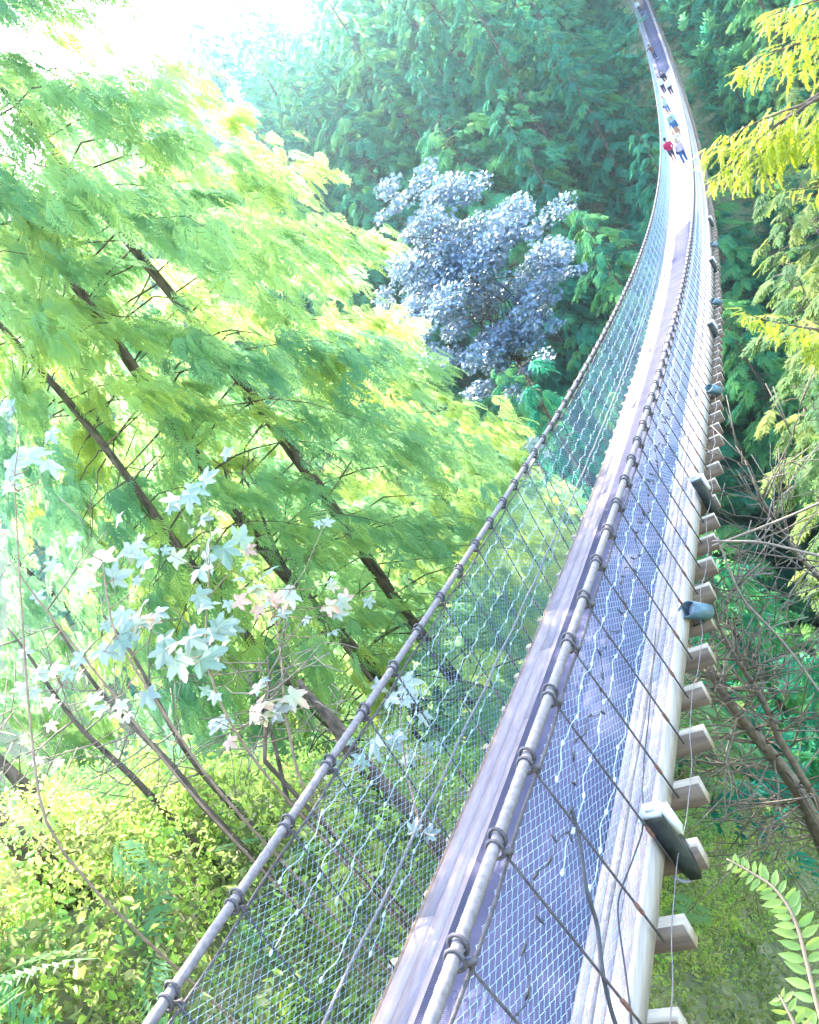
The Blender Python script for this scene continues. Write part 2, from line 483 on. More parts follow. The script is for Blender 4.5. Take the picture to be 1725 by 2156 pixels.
def can_lamp(y):
    root = empty('can_lamp', (XB+WD+.17, y, float(bz(y))-.02), None, 'lamp', 'blue green can lamps along the right edge of the bridge')
    d = np.array([-.38, -.30, .55]); d /= np.linalg.norm(d)
    ax0 = np.cross(d, [0, 1, 0]); ax0 /= np.linalg.norm(ax0); ax1 = np.cross(d, ax0)
    th = np.arange(20)*2*math.pi/20
    def ring(h, r, slope=0): return np.array([d*(h+slope*math.cos(t)) + r*(math.cos(t)*ax0+math.sin(t)*ax1) for t in th])
    m_ = MB(); m_.loft(np.array([ring(-.17, .004), ring(-.165, .05), ring(-.14, .082), ring(-.05, .09), ring(.14, .092, .04), ring(.14, .082, .04), ring(.05, .078)]))
    m_.build('housing', M_teal, root, smooth=False)
    m_ = MB(); m_.loft(np.array([ring(.045, .077), ring(.052, .05), ring(.056, .002)])); m_.build('lens', M_greybox, root)
    m_ = MB(); m_.tube([d*-.1+[0, 0, -.06], [.0, -.02, -.14], [-.12, 0, -.16]], .014, 6); m_.build('bracket', M_black, root)
    return root
for y, lb in ((7.15, 'nearest blue green can lamp with slanted mouth clamped to the bridge edge'),
              (15.6, 'second blue green can lamp along the bridge edge'),
              (24.0, 'third small blue green can lamp along the bridge edge'),
              (33.5, 'farthest tiny blue green can lamp on the bridge edge')):
    can_lamp(y)['label'] = lb

# ------------------------------------------------------------------ light strings laced on the mesh
def bead_mesh():
    m_ = MB(); m_.ball((0, 0, 0), .014, 7, 5, (.8, 1.9, .8)); o = m_.build('bulb', M_cordw); me = o.data
    bpy.data.objects.remove(o); return me
BEAD = bead_mesh()
def light_string(sx, h, y0, label, nind=100, ymax=90, amp=.018):
    root = empty('light_string', (XB+sx*(WC+.02), y0, float(bz(y0))+h), label, 'light string', 'clear bulb strings laced along the mesh')
    loc = np.array(root.location)
    ph = random.random()*6
    f = lambda y: np.stack([XB+sx*(WC+.024)+.006*np.sin(y*9+ph), y, bz(y)+h+amp*np.sin(y*9.8+ph)+.6*amp*np.sin(y*23+ph*2)], -1)
    ys = np.concatenate([np.arange(y0, 20, .05), np.arange(20, ymax, .4)])
    m_ = MB(); m_.tube(f(ys)-loc, .0032, 4); m_.build('cord', M_cordw, root)
    yb = np.arange(y0, ymax, .32); rest = MB()
    for k, y in enumerate(yb):
        p = f(np.array([y]))[0]-loc
        if k < nind:
            o = bpy.data.objects.new('bulb', BEAD); COL.objects.link(o); o.parent = root; o.location = Vector(p)
        else: rest.ball(p, .017, 4, 3, (.8, 1.9, .8))
    if rest.n: tag(rest.build('bulb', M_cordw, root), kind='stuff')
for k, (h, y0, lb) in enumerate(((1.18, 3.4, 'uppermost clear bulb string on the right mesh, just under the thick cable'),
                 (.90, 2.9, 'middle clear bulb string on the right mesh'), (.62, 3.0, 'lower clear bulb string on the right mesh'),
                 (.22, 3.6, 'lowest clear bulb string on the right mesh, over the bright edge boards'))):
    light_string(1, h, y0, lb)
for k, (h, y0, lb) in enumerate(((1.20, 3.0, 'uppermost clear bulb string on the left mesh'), (.98, 2.6, 'second clear bulb string from the top of the left mesh'),
                 (.76, 3.2, 'third clear bulb string from the top of the left mesh'), (.52, 2.7, 'fourth clear bulb string from the top of the left mesh'),
                 (.28, 3.1, 'lowest clear bulb string on the left mesh, close above the deck edge'))):
    light_string(-1, h, y0, lb)
def dark_string(sx, h, y0, y1, label, amp=.07):
    root = empty('fairy_light_string', (XB+sx*(WC+.02), y0, float(bz(y0))+h), label, 'light string', 'black fairy light strings tied to the mesh')
    loc = np.array(root.location)
    f = lambda y: np.stack([XB+sx*(WC+.028)+.008*np.sin(y*13), y, bz(y)+h+amp*np.sin(y*5.3)+.03*np.sin(y*17)], -1)
    ys = np.arange(y0, y1, .03)
    m_ = MB(); m_.tube(f(ys)-loc, .0035, 4); m_.build('cord', M_cordb, root)
    for k, y in enumerate(np.arange(y0, y1, .17)):
        p = f(np.array([y]))[0]-loc; a = rng.normal(size=3); a[0] *= .3; a /= np.linalg.norm(a)
        m_ = MB(); m_.tube([p, p+a*.045, p+a*.05, p+a*.062], [.008, .009, .006, .004], 5); m_.build('bulb', M_cordb, root)
dark_string(1, 1.02, .8, 13.5, 'black fairy light string wandering along the right mesh')
dark_string(-1, .95, 1.2, 3.4, 'short black fairy light string at the near end of the left mesh', .16)
def cable_thing(name, pts, r, mat, label, n=6, cat='cable'):
    pts = np.array(pts, float); loc = pts[0]
    t = np.linspace(0, 1, len(pts)); tt = np.linspace(0, 1, len(pts)*8)
    P = np.stack([np.interp(tt, t, pts[:, k]) for k in range(3)], -1)
    for _ in range(6): P[1:-1] = (P[:-2]+2*P[1:-1]+P[2:])/4
    o = MB().tube(P-loc, r, n).build(name, mat); o.location = Vector(loc)
    return tag(o, label, cat)
def rs(y, h, out=.03): return [XB+WC+out, y, float(bz(y))+h]
cable_thing('power_cable', [rs(3.35, .98), rs(3.2, .82), rs(2.95, .66), rs(2.85, .50), rs(2.6, .36), rs(2.45, .2), rs(2.3, .0, .06), rs(2.1, -.2, .12), rs(1.9, -.3, .2)], .013, M_cordb, 'thick black power cable with plug ends hanging over the near right mesh')
ysu = np.arange(1.2, 30, .33)
cable_thing('utility_cable', [[XB+WD+.17+.03*math.sin(y*3.1), y, float(bz(y))-.07-.05*abs(math.sin(y*4.8))] for y in ysu], .004, M_cable, 'thin grey utility cable draped over the beam ends beside the deck')
cable_thing('power_cable', [rs(6.2, .45), rs(5.6, .40), rs(4.9, .33), rs(4.3, .30), rs(3.9, .18), rs(3.55, .25), rs(3.1, .36), rs(2.7, .1), rs(2.2, -.05, .08)], .006, M_cordb, 'thin dark cable looping along the lower part of the right mesh')

# ------------------------------------------------------------------ foliage templates
def kite(base, tip, w, n=(0, 0, 1), sag=0.0):
    base = np.array(base, float); tip = np.array(tip, float)
    d = tip-base; s = np.cross(d, n); s /= np.linalg.norm(s)+1e-9
    mid = base+d*.42
    return np.array([base, mid-s*w/2+[0, 0, sag], tip, mid+s*w/2+[0, 0, sag]])
def spray_template(kind, seed=0):
    r = np.random.default_rng(seed); K = []
    if kind == 'cedar':            # flat drooping fern-like spray, length 1 along +x
        axis = lambda t: np.array([t, .04*math.sin(t*5+seed), -.30*t*t])
        for q in range(11):
            t = .06+.085*q; L = .50*(1-.70*t)*r.uniform(.8, 1.15)
            for s in (-1, 1):
                b = axis(t); an = s*r.uniform(.65, .95)
                tip = b+L*np.array([math.cos(an), math.sin(an), -.35*L-r.uniform(0, .12)])
                K.append(kite(b, tip, .050*(1.1-t*.6)+.008))
                for u, sg in ((.35, 1), (.6, -1)):
                    b2 = b+(tip-b)*u; a2 = an+sg*.6
                    K.append(kite(b2, b2+L*.42*np.array([math.cos(a2), math.sin(a2), -.35]), .034))
        K.append(kite(axis(.85), axis(1.12), .05)); K.append(kite([0, 0, 0], axis(.9), .03))
    elif kind == 'far':
        for q in range(8):
            t = .08+.12*q; L = .50*(1-.55*t)*r.uniform(.7, 1.2)
            for s in (-1, 1):
                an = s*r.uniform(.5, 1.1); b = np.array([t, 0, -.25*t*t])
                K.append(kite(b, b+L*np.array([math.cos(an), math.sin(an), -r.uniform(.1, .55)]), .12*(1.1-.4*t)))
        K.append(kite([.62, 0, -.12], [1.12, 0, -.42], .10)); K.append(kite([0, 0, 0], [.7, 0, -.14], .07))
    elif kind == 'needle':         # hemlock hanging tufts
        for q in range(20):
            t = .03+.049*q; L = .15*(1-.3*t)*r.uniform(.6, 1.4)
            for s in (-1, 1, 0):
                an = s*r.uniform(.6, 1.1); b = np.array([t, 0, -.22*t*t])
                K.append(kite(b, b+L*np.array([math.cos(an), math.sin(an), -r.uniform(-.2, 1.0)]), .042))
        K.append(kite([.8, 0, -.15], [1.1, 0, -.32], .05))
    elif kind == 'clump':          # small leaf clump in a ball
        for q in range(15):
            d = r.normal(size=3); d /= np.linalg.norm(d); c = d*r.uniform(.1, .6)
            d2 = r.normal(size=3); d2[2] -= .4; d2 /= np.linalg.norm(d2); L = r.uniform(.13, .26)
            n_ = r.normal(size=3); s_ = np.cross(d2, n_); s_ /= np.linalg.norm(s_); w = L*r.uniform(.2, .3); f = np.cross(s_, d2)*L*.12
            tip = c+d2*L-f*1.2; a1, a2 = c+d2*L*.28, c+d2*L*.68-f*.4
            K.append(np.array([c, a1+s_*w+f, a2+s_*w*.8+f, tip])); K.append(np.array([c, tip, a2-s_*w*.8+f, a1-s_*w+f]))
    return np.array(K)
def place(mb, tmpl, pos, xd, up, sc, hue, tvar=0):
    """instances: pos (n,3), xd (n,3) main direction, up approx, sc (n,), hue (n,)"""
    X_ = xd/np.linalg.norm(xd, axis=1)[:, None]
    Y_ = np.cross(up, X_); Y_ /= np.linalg.norm(Y_, axis=1)[:, None]+1e-9
    Z_ = np.cross(X_, Y_)
    T = tmpl.reshape(-1, 3)
    V = pos[:, None, :]+sc[:, None, None]*(T[None, :, 0:1]*X_[:, None, :]+T[None, :, 1:2]*Y_[:, None, :]+T[None, :, 2:3]*Z_[:, None, :])
    n = V.shape[0]*V.shape[1]
    mb.add(V.reshape(-1, 3), np.arange(n).reshape(-1, 4), None, np.repeat(hue, len(T))+(np.tile((T**2).sum(1)**.5-.4, len(pos))*tvar if tvar else 0))

CED = [spray_template('cedar', s) for s in (1, 2, 3)]
FAR = [spray_template('far', s) for s in (1, 2, 3)]
NED = [spray_template('needle', s) for s in (1, 2)]
CLP = [spray_template('clump', s) for s in (1, 2, 3)]

def conifer_mesh(H, R, z_lo, nbr, per, sl, tm, seed, trunk_r, droop=.35, tube_n=7, tip=.12, bare=0.25, prof=.75, up=0.15, limb_r=.02, hue0=.5, open_az=None, open_z=0, keep=1.0, dz=(.15, .75), xmax=None):
    """returns (trunk MB, crown MB): local z=0 at the base"""
    r = np.random.default_rng(seed)
    tr = MB(); cr = MB()
    zz = np.linspace(-1, H, 22)
    tr.tube(np.stack([.20*np.sin(zz*.42+seed), .16*np.cos(zz*.33), zz], -1), trunk_r*(1-.93*np.clip(zz/H, 0, 1))*(1+r.normal(0, .06, len(zz))), tube_n)
    P = []; D = []; Sc = []; Hu = []
    for b in range(nbr):
        u = (b+r.random())/nbr; z = z_lo+(H-z_lo)*u**1.05
        L = R*((1-u)**prof*.9+tip)*r.uniform(.7, 1.15)
        az = b*2.399+r.uniform(-.4, .4)
        if open_az is not None and z < open_z and (r.random() > keep or math.cos(az-open_az) > .93): continue
        out = np.array([math.cos(az), math.sin(az), 0])
        if xmax is not None and out[0]*L > xmax-.5: L = max(.4, (xmax-.5)/out[0])
        t = np.linspace(0, 1, 7)
        pts = np.stack([out[0]*L*t, out[1]*L*t, z+L*(up*t-droop*t*t*1.2)], -1)
        pts[1:] += np.cumsum(r.normal(0, .028*L, (6, 3)), 0)
        tr.tube(pts, limb_r*(1.1-t)*(.5+L/R), 4, caps=False)
        k = max(3, int(per*L/R))
        s = bare+(1-bare)*np.sqrt(r.random(k)); s = np.append(s, [1.0, .96])
        k += 2
        side = np.where(r.random(k) < .5, 1, -1)
        p = np.stack([np.interp(s, t, pts[:, q]) for q in range(3)], -1)
        an = az+side*r.uniform(.1, 1.15, k)*(s < .95)
        d = np.stack([np.cos(an), np.sin(an), -r.uniform(*dz, k)], -1)
        P.append(p+r.normal(size=(k, 3))*.06*L*[1, 1, .8]); D.append(d); Sc.append(sl*r.uniform(.65, 1.25, k)*(.65+.35*L/R))
        Hu.append(np.clip(hue0+.28*(s-.6)+r.normal(0, .13)+r.normal(0, .10, k), .02, .98))
    P = np.vstack(P); D = np.vstack(D); Sc = np.concatenate(Sc); Hu = np.concatenate(Hu)
    if xmax is not None:
        m_ = P[:, 0] < xmax-.35; P, D, Sc, Hu = P[m_], D[m_], Sc[m_], Hu[m_]
    w = r.integers(0, len(tm), len(P))
    upv = np.zeros_like(P); upv[:, 2] = 1; upv += r.normal(0, .25, P.shape)
    for q in range(len(tm)):
        m_ = w == q
        if m_.any(): place(cr, tm[q], P[m_], D[m_], upv[m_], Sc[m_], Hu[m_])
    return tr, cr
def tree_thing(name, loc, tr, cr, mt, ml, label, cat, group):
    root = empty(name, loc, label, cat, group)
    tr.build('trunk', mt, root, smooth=True); cr.build('crown', ml, root)
    return root

# ------------------------------------------------------------------ near cedars on the left bank
def gz(x, y): return float(ground(x, y))
def polar(az, d): a = rad(az); return d*math.sin(a), d*math.cos(a)
x, y = polar(-34.6, 16.5)
cedA = conifer_mesh(27, 5.1, 2.5, 145, 84, .54, CED, 3, .19, droop=.55, limb_r=.014, prof=.45, bare=.38, open_az=math.atan2(-y, -x), xmax=-5.0-x, open_z=15, keep=.95, dz=(.6, 2.0), hue0=.42)
rA = tree_thing('cedar_tree', (x, y, gz(x, y)), *cedA, M_bark, M_near, 'bright green cedar whose trunk is the nearest to the bridge mesh, in the middle left', 'tree', 'cedars on the near left bank')
x, y = polar(-39.2, 15.2)
cedB = conifer_mesh(25, 4.4, 2.5, 125, 76, .54, CED, 8, .17, droop=.52, limb_r=.015, prof=.45, bare=.38, open_az=math.atan2(-y, -x), xmax=-5.0-x, open_z=15, keep=.9, dz=(.6, 2.0), hue0=.42)
rB = tree_thing('cedar_tree', (x, y, gz(x, y)), *cedB, M_bark, M_near, 'second cedar trunk from the bridge, just left of the thickest green foliage', 'tree', 'cedars on the near left bank')
for az, d, src, rz, sc, lb in ((-44.2, 14.6, rB, .3, .72, 'third cedar from the bridge, its dark trunk foot seen through the mesh'),
                           (-52, 24, rA, 1.0, .75, 'hazy cedar at the far left edge in the sun glare'),
                           (-33.0, 27, rA, 4.0, 1.32, 'green cedar behind the nearest trunk, beside the far blue forest'),
                           (-61, 24, rB, 3.7, .62, 'cedar at the left border above the maple leaves'),
                           (-25.0, 21, rB, 5.0, .68, 'low cedar top reaching toward the bridge cable, right of the trunks'),
                           (-38, 30, rB, .4, 1.35, 'tall cedar standing further down the left bank behind the two main trunks'),
                           (-47, 33, rA, 5.4, 1.0, 'tall pale cedar deep in the glare on the left')):
    x, y = polar(az, d)
    dup(src, (x, y, gz(x, y)), rz, (sc, sc, sc), lb)

for az, d, zt, w_, rz, lb in ((-24.5, 17.0, -5.2, .42, 2.6, 'small cedar with its tip close beside the left cable'), (-27.5, 19.0, -5.4, .36, .9, 'second small cedar near the left cable, left of and behind the smallest')):
    x, y = polar(az, d); g_ = gz(x, y); o = dup(rB, (x, y, g_), rz, (w_, w_, (zt-g_)/25), lb)

# ------------------------------------------------------------------ far forest
def far_proto(H, R, seed, nbr=80, per=34, **kw):
    return conifer_mesh(H, R, H*.10, nbr, per, 1.42, FAR, seed, .38, tube_n=5, limb_r=.05, **kw)
protos = []
specs = [(33, 6.2, 21, dict(prof=.55, droop=.45)), (29, 5.4, 22, dict(prof=.8, droop=.3)), (36, 6.6, 23, dict(prof=.6, droop=.5)), (25, 6.4, 24, dict(prof=.4, droop=.25, tip=.3)), (31, 5.2, 25, dict(prof=.95, droop=.35))]
KIND = ['drooping cedar', 'slender hemlock', 'tall cedar', 'broad rounded tree', 'pointed fir']
def in_bridge(x, y, z, r):
    return abs(x-XB) < r+2.0 and Y0-4 < y < Y1+8
nfar = 0
cand = []
for row, yy in enumerate(np.arange(76, 186, 7.6)):
    for xx in np.arange(-150, 44, 7.6):
        x = xx+rng.uniform(-3, 3); y = yy+rng.uniform(-3, 3)
        az = math.degrees(math.atan2(x, y))
        if az < -52 or az > 13: continue
        cand.append((x, y, row))
def hillword(y): return 'low on the far bank' if y < 100 else ('half way up the far bank' if y < 130 else 'high on the far slope')
made = {}
ORD = 'first second third fourth fifth sixth seventh eighth ninth tenth eleventh twelfth thirteenth fourteenth fifteenth sixteenth seventeenth eighteenth nineteenth twentieth'.split()
rank = {}
for x, y, row in sorted(cand, key=lambda c: (c[2], abs(c[0]-XB))):
    z = gz(x, y)
    k = int(rng.integers(0, 5)); sc = rng.uniform(.75, 1.15)
    H, R = specs[k][0]*sc, specs[k][1]*sc
    if abs(x-XB) < R*1.2+1.4 and y < Y1+8:
        dz = float(bz(min(y, Y1)))-1.5-z
        if dz < 4: continue
        sc = min(sc, dz/specs[k][0])
        if sc < .2: continue
    if y > 150 and rng.random() < .35: continue
    side = 'right of the bridge' if x > XB else 'left of the bridge'
    rk = rank[(row, side)] = rank.get((row, side), 0)+1
    lb = '%s, %s %s, %s row up far bank' % (KIND[k], ORD[min(rk-1, 19)], side, ORD[row])
    if k not in made:
        tr, cr = far_proto(specs[k][0], specs[k][1], specs[k][2], **specs[k][3])
        o = tree_thing('forest_tree', (x, y, z-1), tr, cr, M_bark, M_far, lb, 'tree', 'forest trees on the far bank')
        o.scale = (sc, sc, sc); made[k] = o
    else:
        dup(made[k], (x, y, z-1), rng.uniform(0, 6.28), (sc, sc, sc), lb)
    nfar += 1

for x, y, zt, k, w_, lb in ((-10.2, 31.4, -8.9, 4, .8, 'dark conifer top standing in front of the pale maple trunk'), (-8.3, 31.5, -11.0, 1, .55, 'teal conifer top between the pale maple and the left cable'),
                        (-13.5, 35.5, -11.8, 1, .55, 'shaded conifer top between the cedars and the pale maple')):
    g_ = gz(x, y)-.5; o = dup(made[k], (x, y, g_), 1.3*x, (w_, w_, (zt-g_)/specs[k][0]), lb); o['group'] = 'conifers in front of the pale maple'

# trees lower on the near bank, right side and down the gorge
nb_ = 0
rspec = [(17, 4.2, 41, dict(prof=.5, droop=.35, tip=.2)), (14, 3.6, 42, dict(prof=.8, droop=.4))]
rp = []
for (H, R, sd, kw) in rspec:
    rp.append((H, R, conifer_mesh(H, R, H*.15, 60, 22, 1.15, FAR, sd, .2, tube_n=5, limb_r=.03, **kw)))
rm = [None, None]
def near_tree(x, y, k, sc, lb, rz=0.0):
    z = gz(x, y)-.4
    if rm[k] is None:
        rm[k] = tree_thing('bank_tree', (x, y, z), *rp[k][2], M_bark, M_far, lb, 'tree', 'trees down the near bank')
        rm[k].scale = (sc, sc, sc)
    else: dup(rm[k], (x, y, z), rz, (sc, sc, sc), lb)
for n_, (x, y, k, sc, lb) in enumerate((
        (6, 30, 0, 1.0, 'olive green tree below the hanging golden boughs on the right'),
        (1.5, 37, 1, 1.2, 'bluish conifer right of the row of box lamps'),
        (9, 40, 0, 1.1, 'broad green tree in the gorge at the right border'),
        (1, 47, 1, 1.3, 'pale conifer down in the gorge beside the bridge sag'),
        (4, 58, 0, 1.2, 'large soft green tree deep in the gorge'),
        (-10, 34, 0, 1.0, 'dark green tree under the left cable'),
        (-14, 42, 1, 1.4, 'dark conifer below the pale blue maple'),
        (-22, 36, 0, 1.3, 'shaded tree behind the low cedar'),
        (-9, 50, 1, 1.4, 'teal conifer beside the left mesh in the gorge'),
        (-16, 58, 0, 1.5, 'teal broad tree above the pale blue maple'),
        (-5.5, 26, 1, .9, 'dark conifer seen through the left mesh'),
        (-7.5, 20, 1, .6, 'small tree seen through the left mesh near the trunks'),
        (3.4, 22, 1, .75, 'yellow green conifer right of the second box lamp'))):
    near_tree(x, y, k, sc, lb, rng.uniform(0, 6))

tl = conifer_mesh(40, 6.0, 5, 80, 34, 1.35, FAR, 61, .3, tube_n=6, limb_r=.04, prof=.6, droop=.4, hue0=.45)
tl2 = conifer_mesh(40, 5.0, 8, 80, 30, 1.25, FAR, 62, .3, tube_n=6, limb_r=.04, prof=.85, droop=.3, hue0=.5)
pr = [None, None]
for x, y, zt, k, lb in ((-.4, 57, -18, 0, 'tall olive conifer top right of the bridge below the golden boughs'), (1.6, 49, -14.5, 1, 'slim conifer top at the right border under the golden bough'),
        (-.8, 41, -16, 1, 'pale green conifer top beside the small far box lamps'), (-1.6, 33.5, -16.5, 0, 'olive conifer top right of the row of lamps, above the dead tree'), (.9, 27, -12.6, 1, 'light green conifer top at the right border above the dead branches'),
        (-2.6, 46, -21, 0, 'green conifer close under the right edge of the bridge'), (-.6, 68, -22, 1, 'conifer deep in the gorge right of the far mesh'), (2.4, 71, -17, 0, 'conifer top behind the golden bough tips'),
        (.2, 23.5, -15.5, 0, 'yellow green conifer top just above the long bare bough'), (.8, 74, -14, 1, 'conifer top under the walkers on the right side'), (5.5, 88, -13, 0, 'green conifer top beside the walkers, right of the bridge'),
        (6.5, 104, -10, 1, 'slim conifer top right of the upper mat')):
    g_ = gz(x, y)-.5; sc = (zt-g_)/40; w_ = 1.15
    if pr[k] is None:
        pr[k] = tree_thing('gorge_tree', (x, y, g_), *(tl if k == 0 else tl2), M_bark, M_right, lb, 'tree', 'tall trees rising from the gorge on the right')
        pr[k].scale = (sc*w_, sc*w_, sc)
    else: dup(pr[k], (x, y, g_), rng.uniform(0, 6), (sc*w_, sc*w_, sc), lb)

# ------------------------------------------------------------------ undergrowth (uncountable)
def scatter(name, xr, yr, n, size, tmpl, mat, zoff, seed, keep=None, hue=(.5, .22), lab=None):
    r = np.random.default_rng(seed)
    x = r.uniform(*xr, n); y = r.uniform(*yr, n)
    if keep is not None:
        m_ = keep(x, y); x = x[m_]; y = y[m_]
    n = len(x)
    z = ground(x, y)+zoff*r.random(n)
    # mounds: patchy hue
    h = np.clip(hue[0]+hue[1]*(np.sin(x*1.3+seed)*np.cos(y*1.1)+.7*r.normal(size=n)), .02, .99)
    mb = MB(); w = r.integers(0, len(tmpl), n)
    d = r.normal(size=(n, 3)); up = np.tile([0, 0, 1.0], (n, 1))+r.normal(0, .3, (n, 3))
    s = size*r.uniform(.6, 1.4, n)
    for q in range(len(tmpl)):
        m_ = w == q
        place(mb, tmpl[q], np.stack([x, y, z], -1)[m_], d[m_], up[m_], s[m_], h[m_])
    return tag(mb.build(name, mat), lab, None, None, 'stuff')
scatter('undergrowth', (-24, -4.3), (-5, 13), 12000, .40, CLP, M_shrub, 1.3, 5, keep=lambda x, y: x < -5.0)
scatter('undergrowth', (-20, -4.3), (-5, 12), 20000, .20, CLP, M_shrub, 1.35, 15, keep=lambda x, y: x < -4.9, hue=(.6, .3))
scatter('undergrowth', (-20, -4.6), (-5, 13), 1500, .62, CED, M_near, 1.35, 16, keep=lambda x, y: x < -5.2, hue=(.6, .25))
r = np.random.default_rng(91); tb_ = MB()
for q in range(170):
    x, y = r.uniform(-15, -5.3), r.uniform(-3, 10); z = gz(x, y)+r.uniform(.3, 1.0); d = r.normal(size=3); d[2] = abs(d[2])+.3; d /= np.linalg.norm(d); L = r.uniform(.4, 1.3); u = np.linspace(0, 1, 5)[:, None]
    tb_.tube(np.array([x, y, z])+d*L*u+r.normal(0, .05, (5, 3))*u, .006*(1.2-u[:, 0]), 4)
tag(tb_.build('undergrowth_twigs', M_twig), kind='stuff')
scatter('undergrowth', (-4.5, 25), (13, 60), 5500, 1.1, CLP, M_litter, 1.5, 6)
scatter('undergrowth', (-60, -4.5), (13, 60), 9000, 1.2, FAR, M_far, 1.5, 17, hue=(.3, .2))
scatter('undergrowth', (XB+2.4, XB+12), (98, 140), 1500, 2.4, FAR, M_far, 1.6, 18)
scatter('undergrowth', (-8, 12), (-1, 24), 22000, .48, CLP, M_litter, .8, 7, hue=(.62, .2))

scatter('undergrowth', (-130, 40), (74, 165), 7000, 2.6, FAR, M_far, 1.2, 8, keep=lambda x, y: (abs(x-XB) > 2.2) | (y < 118))
scatter('undergrowth', (-12, 9), (90, 160), 6000, 1.5, FAR, M_far, .5, 9, keep=lambda x, y: (abs(x-XB) > 2.2))
# ------------------------------------------------------------------ pale maple in the gorge
def limb_tree(base, tips, r0, seed, k=9, sag=.06):
    """trunk + limbs reaching the given tips"""
    m_ = MB(); r = np.random.default_rng(seed); base = np.array(base, float)
    paths = []
    T_ = np.array(tips, float); F = T_.mean(0); F[2] = T_[:, 2].min()+.6
    tz = np.linspace(0, 1, 8)[:, None]
    tk_ = base+(F-base)*tz; tk_[1:-1] += r.normal(0, .12, (6, 3)); m_.tube(tk_, np.linspace(r0*1.0, r0*.4, 8), 8)
    for tp in tips:
        tp = np.array(tp, float); t = np.linspace(0, 1, k)
        mid = F+(tp-F)*[.35, .35, .7]
        P = ((1-t)**2)[:, None]*F+(2*t*(1-t))[:, None]*mid+(t**2)[:, None]*tp
        P[1:-1] += r.normal(0, .012, (k-2, 3))*np.linalg.norm(tp-base)
        m_.tube(P, r0*.22*(1-t*.9), 5); paths.append(P)
    return m_, paths
def leaf_clouds(centres, radii, n, tm, size, seed, flat=.5, hue=.5):
    r = np.random.default_rng(seed); mb = MB()
    P = []; 
    for c, R_ in zip(centres, radii):
        k = int(n*R_**2/np.mean(np.array(radii)**2))
        d = r.normal(size=(k, 3)); d /= np.linalg.norm(d, axis=1)[:, None]
        P.append(np.array(c)+d*(R_*r.random(k)[:, None]**.4)*[1, 1, flat])
    P = np.vstack(P); n = len(P); w = r.integers(0, len(tm), n)
    d = r.normal(size=(n, 3)); up = np.tile([0, 0, 1.0], (n, 1))+r.normal(0, .3, (n, 3)); s = size*r.uniform(.6, 1.3, n); h = np.clip(r.normal(hue, .2, n), .02, .98)
    for q in range(len(tm)):
        m_ = w == q; place(mb, tm[q], P[m_], d[m_], up[m_], s[m_], h[m_])
    return mb
def maple_leaf_template():
    """five-lobed leaf outline as quads around the centre, size ~1, lies in xy, tip +x"""
    half = [(7, .98), (13, .80), (17, .84), (26, .50), (33, .62), (37, .58), (43, .80), (50, .96), (57, .78), (61, .84), (70, .60), (84, .42), (92, .50), (101, .46), (112, .62), (122, .66), (130, .50), (150, .34), (172, .10)]
    ang = [(-a, q) for a, q in reversed(half)]+[(0, 1.08)]+half+[(180, .04)]
    if len(ang) % 2: ang.append((181, .04))
    pts = [np.array([math.cos(rad(a))*q, math.sin(rad(a))*q, .16*abs(math.sin(rad(a)*1.5))*q-.26*q*q]) for a, q in ang]
    c = np.array([0., 0, 0]); K = []
    n = len(pts)
    for q in range(0, n, 2): K.append([c, pts[q], pts[(q+1) % n], pts[(q+2) % n]])
    return np.array(K)
MPL = [maple_leaf_template()]
D0 = 41.0
pix = [(850, 420, 45), (920, 400, 40), (880, 480, 60), (960, 490, 60), (1040, 500, 60), (1100, 480, 45), (1130, 540, 50), (900, 560, 55), (980, 590, 70), (1060, 590, 60), (1150, 590, 40), (930, 640, 50), (1000, 650, 50), (940, 700, 45), (860, 520, 45), (1020, 720, 35), (1090, 660, 35), (960, 760, 35), (900, 700, 50), (1050, 760, 30), (1080, 720, 40), (1053, 640, 48), (1085, 690, 36), (1100, 745, 30), (1122, 795, 22), (1000, 800, 26), (1120, 690, 34), (860, 680, 36),  (1000, 540, 60), (870, 600, 40), (1180, 600, 30), (830, 440, 30)]
cen = [at(px, py, D0+rng.uniform(-2.5, 2.5)) for px, py, _ in pix]
rr = [R_*D0/1764*1.05 for _, _, R_ in pix]
bx, by = at(1030, 780, D0)[:2]
base = (bx, by, gz(bx, by)-.5)
tm_, _ = limb_tree(base, cen, .20, 3)
root = empty('maple_tree', base, 'pale blue leaved maple standing out against the dark far forest', 'tree')
tmb = tm_.build('trunk', M_bark, root); 
cen2 = []; rr2 = []
for c_, q_ in zip(cen, rr):
    for _ in range(4):
        cen2.append(c_+rng.normal(0, .85, 3)*q_*[1, 1, .8]); rr2.append(q_*rng.uniform(.55, 1.05))
cr = leaf_clouds(cen2, rr2, 170, MPL, .14, 4, .55, .45).build('crown', M_pale, root)
for o in (tmb, cr): o.matrix_parent_inverse = Matrix.Translation(Vector([-float(c) for c in base]))

